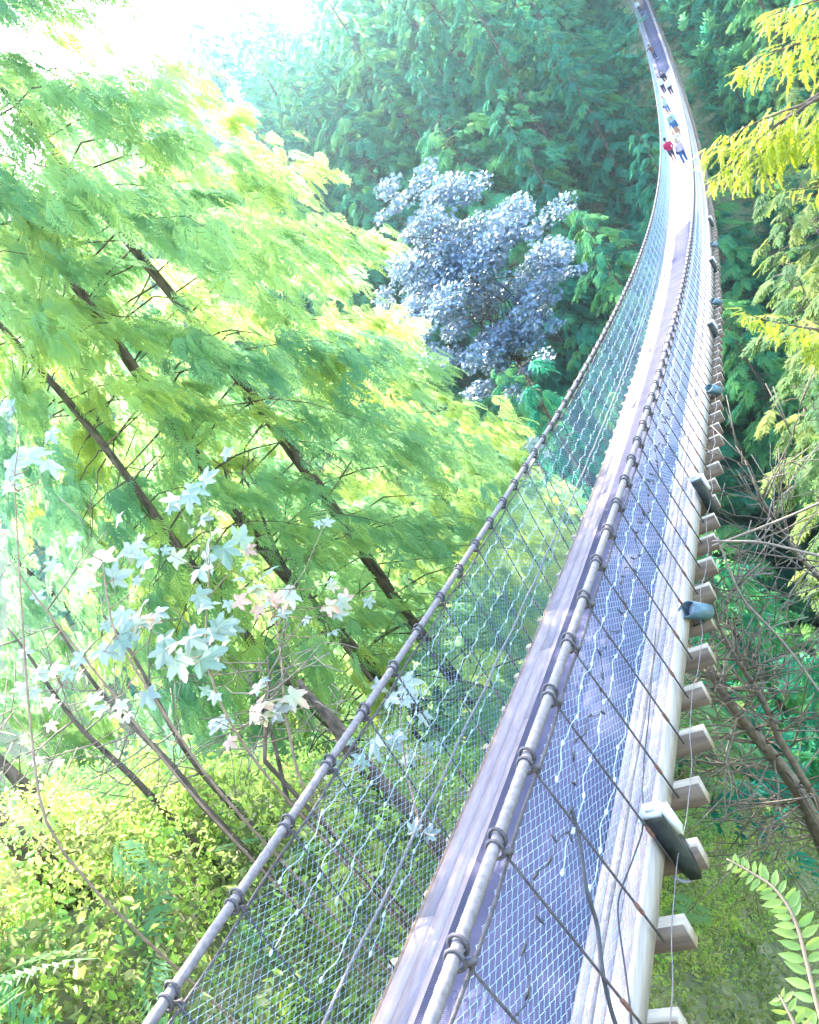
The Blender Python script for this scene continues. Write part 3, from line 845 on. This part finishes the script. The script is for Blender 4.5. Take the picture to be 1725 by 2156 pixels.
# ------------------------------------------------------------------ big-leaf maples close on the left
def leaf_at(mb, p, size, hue, r):
    tocam = -np.array(p)/np.linalg.norm(p)
    n_ = tocam*.6+np.array([0, 0, .8])+r.normal(0, .45, 3); n_ /= np.linalg.norm(n_)
    x_ = r.normal(size=3)+np.array([.5, -.2, -.6]); x_ -= n_*(x_@n_); x_ /= np.linalg.norm(x_)
    place(mb, MPL[0], np.array([p]), np.array([x_]), np.array([n_]), np.array([size]), np.array([hue]), .22)
saps = [
 ('maple sapling with a loose cluster of pale leaves at the left border', [(95, 1790), (60, 1500), (40, 1200), (30, 1000)], 7.0, [(60, 960, 52), (20, 985, 40), (100, 975, 38), (25, 855, 24), (20, 1010, 30)]),
 ('maple sapling with yellowish leaves low at the left', [(420, 1700), (230, 1450), (100, 1290), (20, 1180)], 7.2, [(80, 1420, 34), (110, 1410, 30), (50, 1450, 26), (85, 1600, 22), (190, 1478, 30), (75, 1260, 20), (120, 1490, 22), (45, 1375, 22)]),
 ('maple sapling carrying the many pale leaves left of centre', [(480, 1700), (330, 1480), (235, 1330), (215, 1180)], 6.4, [(215, 1180, 46), (262, 1165, 40), (238, 1215, 40), (180, 1200, 30), (290, 1140, 30), (160, 1140, 26), (305, 1190, 28), (300, 1275, 38), (330, 1290, 28), (255, 1335, 40), (215, 1370, 44), (275, 1310, 30), (170, 1385, 26), (255, 1480, 26), (310, 1460, 34), (200, 1490, 24)]),
 ('maple sapling with the largest pale leaves beside the central stems', [(560, 1640), (470, 1500), (430, 1380), (440, 1200)], 5.6, [(440, 1170, 44), (470, 1155, 46), (505, 1140, 40), (420, 1200, 38), (400, 1340, 44), (445, 1335, 48), (420, 1390, 60), (370, 1390, 48), (465, 1370, 48), (490, 1315, 30), (345, 1370, 36), (430, 1455, 26), (398, 1030, 40), (430, 1010, 34), (370, 1055, 30), (345, 1160, 18)]),
 ('maple sapling with small pale leaves near the bridge cable', [(640, 1700), (600, 1500), (590, 1350), (560, 1240)], 6.2, [(540, 1235, 34), (500, 1265, 28), (575, 1265, 30), (610, 1250, 34), (545, 1280, 24), (590, 1290, 24), (690, 1275, 30), (730, 1265, 32), (710, 1290, 24), (700, 1330, 22), (560, 1480, 44), (535, 1510, 48), (580, 1500, 38), (545, 1450, 26), (685, 1100, 20), (480, 1560, 24), (700, 1225, 18), (520, 1155, 24), (410, 1150, 16)]),
 ('maple sapling showing pale leaves through the left mesh', [(900, 1800), (860, 1640), (840, 1520), (850, 1430)], 8.0, [(850, 1440, 40), (820, 1470, 34), (880, 1455, 26), (790, 1560, 44), (830, 1550, 34), (765, 1600, 30), (860, 1590, 26), (900, 1570, 24), (700, 1605, 24), (870, 1750, 26)]),
 ('few pale maple leaves beside the left cable, above the mesh', [(1160, 1060), (1145, 1000), (1130, 960)], 9.0, [(1130, 945, 34), (1110, 975, 26), (1150, 955, 20)]),
]
for si, (lb, path, D, leaves) in enumerate(saps):
    r = np.random.default_rng(100+si)
    P = np.array([at_left(px, py, D) for px, py in path])
    b0 = P[0].copy(); b0[2] = gz(b0[0], b0[1])-.1
    P = np.vstack([b0, P])
    root = empty('maple_sapling', b0, lb, 'sapling', 'young maples on the near left bank')
    st_ = MB(); lv = MB()
    t = np.linspace(0, 1, len(P)); tt = np.linspace(0, 1, 24)
    C_ = np.stack([np.interp(tt, t, P[:, q]) for q in range(3)], -1)
    for _ in range(3): C_[1:-1] = (C_[:-2]+2*C_[1:-1]+C_[2:])/4
    st_.tube(C_-b0, .013*(1-.7*tt)+.002, 6)
    for (px, py, s_) in leaves:
        p = at_left(px, py, D+r.uniform(-.4, .4))
        size = s_*1.0*np.linalg.norm(p)/1764
        for q in range(2):
            o_ = np.zeros(3) if q == 0 else r.normal(0, 1.0*size, 3)
            leaf_at(lv, p+o_, size*(1 if q == 0 else r.uniform(.6, .95)), float(np.clip(r.beta(1.3, 1.9)+.02, 0, 1)), r)
        k = int(np.argmin(((C_-p)**2).sum(1)+.5*(C_[:, 2] > p[2])))
        mid = (C_[k]+p)/2+[0, 0, -.06]
        st_.tube(np.array([C_[k], mid, p])-b0, [.006, .004, .003], 4)
    st_.build('stem', M_stem, root)
    l_ = lv.build('leaves', M_maple, root)
    l_.matrix_parent_inverse = Matrix.Translation(Vector([-float(c) for c in b0]))

# bare leaning stems on the left bank
def bare_stem(p0, p1, D, r0, lb, seed, ntw=9, name='bare_shrub', D1=None, mat=None, twl=.9):
    r = np.random.default_rng(seed)
    f_ = at_left if p0[0] < 1000 else at
    a = f_(*p0, D); b = f_(*p1, D1 or D)
    g = a.copy(); g[2] = gz(a[0], a[1])-.2
    if g[2] > a[2]: g = a-[0, 0, .3]
    root = empty(name, g, lb, 'shrub' if name == 'bare_shrub' else 'tree')
    t = np.linspace(0, 1, 14)[:, None]
    P = a+(b-a)*t+np.sin(t*6+seed)*.03*np.linalg.norm(b-a)*np.array([.5, .5, .2])
    P = np.vstack([g, P])
    s_ = MB(); tt = np.linspace(0, 1, len(P)); s_.tube(P-g, r0*(1-.7*tt), 7)
    s_.build('trunk', mat or M_bark, root)
    tw = MB()
    for q in range(ntw):
        k = r.integers(3, len(P)); d = r.normal(size=3); d[2] = abs(d[2])*.5+.1; d /= np.linalg.norm(d)
        L = twl*r.uniform(.5, 1.3); u = np.linspace(0, 1, 6)[:, None]
        Q = P[k]+d*L*u+r.normal(0, .04*L, (6, 3))*u-[0, 0, .0]
        tw.tube(Q-g, .009*(1.1-u[:, 0])*max(1, D/8), 4)
        for q2 in range(3):
            k2 = r.integers(2, 5); d2 = d+r.normal(0, .7, 3); d2 /= np.linalg.norm(d2)
            tw.tube(np.array([Q[k2], Q[k2]+d2*L*.25, Q[k2]+d2*L*.5+r.normal(0, .03, 3)])-g, .005*max(1, D/8), 3)
    tw.build('twigs', M_twig, root)
    return root
for q, (a, b, D, r0, lb) in enumerate((
    ((110, 1745), (-10, 1580), 10, .13, 'thick dark trunk crossing the lower left border'),
    ((60, 1800), (-30, 1690), 9, .15, 'thickest dark stump at the lower left border'),
    ((410, 1690), (95, 1290), 8.5, .035, 'long thin bare stem slanting behind the yellow leaves'),
    ((290, 1660), (10, 1330), 8.8, .035, 'bare stem slanting up from the bright shrubs at far left'),
    ((470, 1680), (215, 1300), 9.2, .04, 'bare stem slanting behind the large pale leaves'),
    ((560, 1600), (565, 1380), 7.6, .022, 'thin upright bare stem below the pale leaves'),
    ((610, 1680), (520, 1400), 7.8, .024, 'thin dark stem right of the upright one'),
    ((740, 1580), (630, 1430), 11.0, .12, 'short dark trunk base just left of the mesh'),
    ((915, 1775), (765, 1590), 9.4, .11, 'black trunk seen through the left mesh'),
    ((930, 1690), (865, 1610), 13, .07, 'thin dark trunk behind the left mesh'),
    ((640, 1260), (505, 1000), 15, .05, 'bare hanging limb beside the cedar trunks'))):
    bare_stem(a, b, D, r0, lb, 200+q)

# ------------------------------------------------------------------ twiggy dead conifer on the right
bare_stem((1760, 1820), (1490, 1380), 17, .16, 'dead brown tree with bare tangled twigs right of the lamps', 301, 85, 'dead_tree', 13, M_twig, 1.8)
bare_stem((1640, 1560), (1480, 1230), 14, .06, 'smaller dead tree with tangled twigs against the timber beam ends', 302, 60, 'dead_tree', 12.5, M_twig, 1.5)
bare_stem((1800, 1300), (1600, 1060), 15, .06, 'leaning dead tree with pale twigs at the right border', 303, 40, 'dead_tree', 14, M_twig, 1.8)
for q, (P0, D) in enumerate((([(1810, 1190), (1725, 1170), (1600, 1140), (1500, 1140)], 9), ([(1810, 1020), (1680, 1080), (1580, 1120), (1500, 1150)], 9.5), ([(1800, 1560), (1650, 1350), (1560, 1260), (1510, 1130)], 10))):
    pts = [at(px, py, D) for px, py in P0]
    # dead bough grows from the big trunk out of frame
    cable_thing('dead_bough', pts, .014, M_twig, ('long bare bough crossing the right border beside the beams', 'upper curved bare bough right of the beams', 'steep bare bough over the dark twigs')[q], 5, 'branch')

# ------------------------------------------------------------------ hanging golden hemlock boughs, upper right
trx, try_, trz = 2.6, 8.0, None
hroot = empty('hemlock_tree', (3.2, 9.0, gz(3.2, 9.0)), 'golden lit hemlock boughs hanging in from the upper right border', 'tree')
hb = np.array(hroot.location)
tk = MB(); hc_ = MB()
zt = np.linspace(hb[2], 6, 10); T0 = np.stack([np.full(10, 3.2), np.full(10, 9.0), zt], -1)
tk.tube(T0-hb, .22*(1-.6*np.linspace(0, 1, 10)), 8)
boughs = [((1478, 322), (1600, 240), (1760, 200), 9.0, .33), ((1550, 150), (1640, 100), (1780, 60), 9.3, .27), ((1495, 385), (1560, 320), (1640, 260), 8.9, .26),
          ((1600, 40), (1680, 10), (1790, -20), 9.4, .25), ((1665, 400), (1720, 395), (1800, 380), 9.1, .13), ((1720, 330), (1740, 270), (1790, 240), 9.1, .28),
          ((1600, 335), (1625, 290), (1660, 240), 9.0, .18), ((1565, 658), (1650, 690), (1790, 700), 8.6, .24), ((1700, 740), (1740, 730), (1800, 720), 8.6, .25)]
r = np.random.default_rng(77)
for (tip, mid, out, D, S_) in boughs:
    A_ = np.array([at(*out, D), at(*mid, D), at(*tip, D*.98)])
    t = np.linspace(0, 1, 12)
    P = ((1-t)**2)[:, None]*A_[0]+(2*t*(1-t))[:, None]*A_[1]*1.0+(t**2)[:, None]*A_[2]
    k = int(np.argmin(abs(T0[:, 2]-P[0][2])))
    st0 = np.array([3.2, 9.0, P[0][2]-.2])
    tk.tube(np.vstack([st0, (st0+P[0])/2+[0, 0, .15], P])-hb, np.linspace(.018, .003, 14), 5)
    n = 120
    s = r.random(n)*.97+.03; p = np.stack([np.interp(s, t, P[:, q]) for q in range(3)], -1)
    dr = P[-1]-P[0]; dr /= np.linalg.norm(dr)
    side = np.cross(dr, [0, 0, 1]); side /= np.linalg.norm(side)
    p = p+side*r.normal(0, .10, (n, 1))*(1.3-s)[:, None]+np.array([0, 0, 1])*(r.uniform(-.30, .07, (n, 1))*(1.25-s)[:, None])
    d = dr*r.uniform(.2, 1, (n, 1))+side*r.normal(0, .55, (n, 1))+np.array([0, 0, -1])*r.uniform(-.25, 1.1, (n, 1))
    d[-1] = dr
    h = np.clip(r.normal(.5, .25, n), .02, .98)
    place(hc_, NED[0], p-hb, d, np.tile([0, 0, 1.0], (n, 1)), S_*.72*(1.2-.55*s)*r.uniform(.7, 1.3, n), h)
tk.build('trunk', M_bark, hroot); hc_.build('foliage', M_gold, hroot)

# ------------------------------------------------------------------ leafy young sprig, lower right
def sprig(path, D, n, size, lb, seed):
    r = np.random.default_rng(seed)
    P = np.array([at(px, py, D) for px, py in path]); t = np.linspace(0, 1, len(P)); tt = np.linspace(0, 1, 40)
    C_ = np.stack([np.interp(tt, t, P[:, q]) for q in range(3)], -1)
    for _ in range(8): C_[1:-1] = (C_[:-2]+2*C_[1:-1]+C_[2:])/4
    b0 = C_[0]
    root = empty('leafy_branch', b0, lb, 'branch')
    s_ = MB(); s_.tube(C_-b0, np.linspace(.006, .002, 40), 5); s_.build('stem', M_stem, root)
    lv = MB(); vd = -b0/np.linalg.norm(b0)
    for k in range(n):
        u = .03+.95*k/n; p = np.array([np.interp(u, tt, C_[:, q]) for q in range(3)]); tg = np.array([np.interp(min(1, u+.03), tt, C_[:, q]) for q in range(3)])-p; tg /= np.linalg.norm(tg)
        sd = np.cross(tg, vd); sd /= np.linalg.norm(sd)
        for s in (-1, 1):
            d = tg*.45+sd*s+r.normal(0, .15, 3); d /= np.linalg.norm(d)
            nn = vd+r.normal(0, .35, 3)+sd*s*.3
            L = size*(1.05-.75*u**2)*r.uniform(.85, 1.15); w = L*.36
            q_ = np.cross(nn, d); q_ /= np.linalg.norm(q_); up_ = np.cross(d, q_)
            V = []; 
            for a_, wd_ in ((0, .02), (.25, .85), (.5, 1.0), (.75, .65), (1, .02)):
                c_ = p+d*L*a_-up_*L*.15*a_*a_
                V += [c_-q_*w/2*wd_+up_*.08*L*wd_, c_, c_+q_*w/2*wd_+up_*.08*L*wd_]
            Q = []
            for a_ in range(4):
                Q += [[a_*3, a_*3+1, a_*3+4, a_*3+3], [a_*3+1, a_*3+2, a_*3+5, a_*3+4]]
            lv.add(np.array(V)-b0, Q, None, float(r.random()*.6+.4*u))
    lv.build('leaves', M_young, root)
sprig([(1790, 2330), (1730, 2156), (1700, 2030), (1675, 1930), (1630, 1865), (1570, 1830), (1530, 1808)], 2.3, 24, .058, 'fresh green leafy branch arching up in the lower right corner', 1)
sprig([(1790, 2300), (1720, 2230), (1680, 2170), (1650, 2110), (1640, 2095)], 2.1, 9, .05, 'short leafy branch tip at the bottom right corner', 2)
sprig([(1800, 2280), (1770, 2210), (1735, 2180), (1700, 2150)], 2.0, 8, .06, 'pale leafy twig at the very corner bottom right', 3)

# ------------------------------------------------------------------ people on the bridge
def skin_m(c): return simple('skin', tuple(v*.55 for v in c), tuple(v*.65 for v in c), .7, 0, 6, spec=.2)
SK1 = skin_m((.48, .30, .22)); SK2 = skin_m((.35, .21, .15))
def cloth(c, name='cloth'): return simple(name, tuple(v*.42 for v in c), tuple(v*.5 for v in c), .95, 0, 9, spec=.1)
def person(x, y, face, H, label, hair, top, legs, skin=SK1, pose='stand', hairlen=0.0, skirt=None, pack=None, bag=None, arm_l=None, arm_r=None, lean=0.0, shorts=False, longtop=0.0, stride=.12):
    """x offset from deck centre; face = heading angle (0 looks toward +Y)"""
    k = H/1.72; z0 = float(bz(y))+.013
    root = empty('person', (XB+x, y, z0), label, 'person', 'people walking on the bridge')
    root.rotation_euler = (0, 0, face)
    root.scale = (k, k, k)
    V = lambda *a: np.array(a, float)
    # local: +y forward, +x right
    hipz = .90; sh = V(0, lean*.5, 1.42); hip = V(0, 0, hipz)
    body = MB()
    def tb(mb, pts, rr, n=10): mb.tube(pts, rr, n)
    # torso (ovals via two offset tubes), neck, head
    for o_ in (-.07, 0, .07):
        tb(body, [hip+V(o_*.9, 0, -.05), hip+V(o_*.8, 0, .12), V(o_*.9, lean*.3, 1.22), sh+V(o_*1.2, 0, -.03)], [.10, .09, .105, .07])
    tb(body, [sh+V(0, 0, -.05), sh+V(0, .01+lean*.1, .12)], [.055, .05])
    hd = sh+V(0, .02+lean*.18, .20)
    body.ball(hd, .1, 12, 9, (.78, .95, 1.15)); body.ball(hd+V(0, .03, -.065), .06, 10, 7, (.85, .9, .8))
    body.ball(hd+V(0, .098, -.012), .014, 6, 5, (.8, 1.2, 1.4))
    for s in (-1, 1): body.ball(hd+V(s*.078, -.005, -.01), .02, 6, 5, (.4, .8, 1.2))
    body.ball(hd+V(0, .085, -.055), .018, 6, 5, (1.3, .5, .4))
    feet = []
    legp = {}
    for s in (-1, 1):
        f = s*stride
        h_ = hip+V(s*.09, 0, -.02); kn = V(s*.095, f*.55+.03, .48); an = V(s*.095, f, .08)
        tb(body, [h_, (h_+kn)/2, kn, (kn*.6+an*.4), an], [.088, .075, .055, .055, .036]); legp[s] = (h_, kn, an)
        tb(body, [an+V(0, -.05, -.04), an+V(0, .07, -.045), an+V(0, .16, -.055)], [.038, .04, .028], 8)
    armp = {}
    for s, ov in ((-1, arm_l), (1, arm_r)):
        s0 = sh+V(s*.175, 0, -.04)
        if ov is None: el = s0+V(s*.06, -.02, -.29); wr = el+V(s*.0, .08, -.25)
        else: el = s0+V(*ov[0]); wr = el+V(*ov[1])
        tb(body, [s0, (s0+el)/2, el, (el+wr)/2, wr], [.052, .046, .038, .036, .025]); armp[s] = (s0, el, wr)
        dr = (wr-el)/np.linalg.norm(wr-el); sd = np.cross(dr, V(0, 1, 0) if abs(dr[1]) < .8 else V(1, 0, 0)); sd /= np.linalg.norm(sd); nn = np.cross(sd, dr)
        tb(body, [wr, wr+dr*.05, wr+dr*.085], [.026, .034, .028], 8)
        for q, (o_, L_) in enumerate(((-.026, .062), (-.009, .075), (.009, .070), (.025, .055))):
            a = wr+dr*.08+sd*o_
            tb(body, [a, a+dr*L_*.5, a+dr*L_*.85+nn*.02, a+dr*L_+nn*.035], [.010, .0095, .009, .007], 6)
        a = wr+dr*.03+sd*.028*-s
        tb(body, [a, a+sd*.03*-s+dr*.03, a+sd*.035*-s+dr*.06+nn*.01], [.012, .011, .009], 6)
    b = body.build('body', skin, root, smooth=True)
    rm_ = b.modifiers.new('join', 'REMESH'); rm_.mode = 'VOXEL'; rm_.voxel_size = .0105; rm_.use_smooth_shade = True
    def cl(mb, name, mat):
        o = mb.build(name, mat, root, smooth=True)
        m2 = o.modifiers.new('join', 'REMESH'); m2.mode = 'VOXEL'; m2.voxel_size = .016; m2.use_smooth_shade = True
        return o
    # top
    g = MB()
    for o_ in (-.075, 0, .075):
        tb(g, [hip+V(o_, 0, -.02-longtop), hip+V(o_*.9, 0, .12), V(o_, lean*.3, 1.22), sh+V(o_*1.25, 0, -.015)], [.128, .115, .125, .078])
    for s in (-1, 1):
        s0, el, wr = armp[s]; tb(g, [s0, (s0+el)/2, el, (el+wr)/2, el+(wr-el)*.88], [.07, .062, .054, .05, .042])
    cl(g, 'top', top)
    g = MB()
    if skirt is not None:
        tb(g, [hip+V(0, 0, .06), hip+V(0, 0, -.15), hip+V(0, .02, -.42)], [.14, .19, .23], 14); cl(g, 'skirt', skirt)
    else:
        for s in (-1, 1):
            h_, kn, an = legp[s]
            tb(g, [h_+V(0, 0, .1), h_, (h_+kn)/2, kn] + ([] if shorts else [(kn+an)/2, an+V(0, 0, .03)]), [.11, .108, .095, .078] + ([] if shorts else [.068, .062]))
        cl(g, 'trousers' if not shorts else 'shorts', legs)
    g = MB()
    for s in (-1, 1):
        an = legp[s][2]; tb(g, [an+V(0, -.06, -.035), an+V(0, .03, -.035), an+V(0, .12, -.045), an+V(0, .18, -.05)], [.043, .05, .045, .03], 8)
    cl(g, 'shoes', M_cordw if random.random() < .5 else M_black)
    g = MB(); g.ball(hd+V(0, -.022, .022), .112, 12, 9, (.83, .95, 1.08))
    if hairlen: tb(g, [hd+V(0, -.06, 0), hd+V(0, -.09, -.1), hd+V(0, -.08, -.1-hairlen)], [.09, .085, .05])
    cl(g, 'hair', hair)
    if pack is not None:
        g = MB(); g.box(V(0, -.21, 1.18), .14, .09, .21); g.box(V(0, -.31, 1.11), .10, .03, .11)
        o = g.build('backpack', pack, root); bv = o.modifiers.new('b', 'BEVEL'); bv.width = .03; bv.segments = 3
    if bag is not None:
        g = MB(); g.box(V(.24, .05, .88), .05, .12, .09); tb(g, [V(-.1, 0, 1.44), V(.1, .12, 1.2), V(.24, .05, .95)], [.01, .01, .01], 5)
        o = g.build('bag', bag, root)
    return root
PI = math.pi
C = cloth
hb_, hk, hbl = C((.05, .025, .015), 'hair_brown'), C((.012, .01, .01), 'hair_black'), C((.42, .28, .15), 'hair_blond')
person(-.55, 62.6, .1, 1.74, 'person in a crimson top and grey shorts, nearest on the left of the deck', hk, C((.55, .01, .10)), C((.06, .06, .10)), SK2, shorts=True, arm_l=((-.08, -.02, -.27), (.12, .16, -.12)), arm_r=((.1, .0, -.26), (-.02, .1, -.2)), stride=.15)
person(.14, 60.0, PI*.97, 1.68, 'person in a lilac top and blue jeans, nearest on the right of the deck', hbl, C((.62, .50, .66)), C((.03, .10, .30)), hairlen=.25, bag=C((.04, .05, .10)), stride=.22)
person(-.02, 64.0, PI*1.0, 1.66, 'person in a white top with a raised arm, partly behind the lilac one', hbl, C((.80, .78, .76)), C((.40, .30, .28)), hairlen=.15, arm_r=((.16, .12, -.08), (-.1, .2, .1)), arm_l=((-.16, .12, -.1), (-.05, .22, .1)))
person(.0, 70.2, PI*1.02, 1.66, 'person in a blue jacket and tan skirt in mid deck', hb_, C((.05, .16, .30)), C((.1, .1, .1)), skirt=C((.42, .24, .14)), hairlen=.2, stride=.25, arm_r=((.14, .05, -.24), (.08, .05, -.22)))
person(-.12, 72.6, PI, 1.84, 'tall person in a mint green shirt behind the tan skirt', hb_, C((.35, .58, .50)), C((.10, .20, .34)), SK1, bag=C((.05, .25, .50)))
person(-.42, 81.6, PI*1.0, 1.66, 'person in a pale blue hoodie reaching one arm out to the left cable', hb_, C((.50, .66, .82)), C((.16, .26, .50)), arm_r=((.27, .05, -.05), (.26, .0, -.05)), arm_l=((-.12, .16, -.1), (.1, .14, .18)), bag=C((.12, .02, .15)), hairlen=.1)
person(.16, 88.7, PI, 1.68, 'person in a white blouse and wide black trousers', hb_, C((.80, .80, .84)), C((.015, .03, .06)), hairlen=.2, stride=.1, longtop=.04)
person(-.40, 91.2, PI*1.05, 1.70, 'person in a white jacket with a dark blue backpack strap', hk, C((.72, .76, .84)), C((.03, .03, .09)), pack=C((.01, .03, .18)))
person(-.05, 92.6, PI, 1.72, 'person in a dark top standing behind the white jackets', hb_, C((.02, .03, .05)), C((.03, .03, .04)), hairlen=.05)
person(-.40, 107.8, PI*.75, 1.76, 'person in a brown jacket leaning on the left cable', hk, C((.24, .10, .07)), C((.02, .04, .12)), SK2, lean=.25, arm_r=((.20, .16, -.18), (.2, .1, -.12)))
person(-.45, 131.5, PI, 1.72, 'person in a bright white shirt at the top edge of the picture', hk, C((.78, .82, .86)), C((.10, .06, .10)))
person(.05, 131.8, PI*1.1, 1.66, 'person in a pinkish top at the top edge beside the white shirt', hb_, C((.55, .30, .28)), C((.45, .26, .22)), hairlen=.1)

# ------------------------------------------------------------------ haze
mh, nt, out = mat_new('air_haze')
pv = nt.nodes.new('ShaderNodeVolumePrincipled')
pv.inputs['Color'].default_value = (.62, .86, 1.0, 1)
pv.inputs['Density'].default_value = .0007
pv.inputs['Anisotropy'].default_value = .86
nt.links.new(pv.outputs[0], out.inputs['Volume'])
hz = MB().box([-100, 250, 15], 640, 410, 85).build('haze', mh)
tag(hz, 'pale blue air haze filling the gorge', None, None, 'stuff')
print('far trees', nfar, 'objects', len(bpy.data.objects))
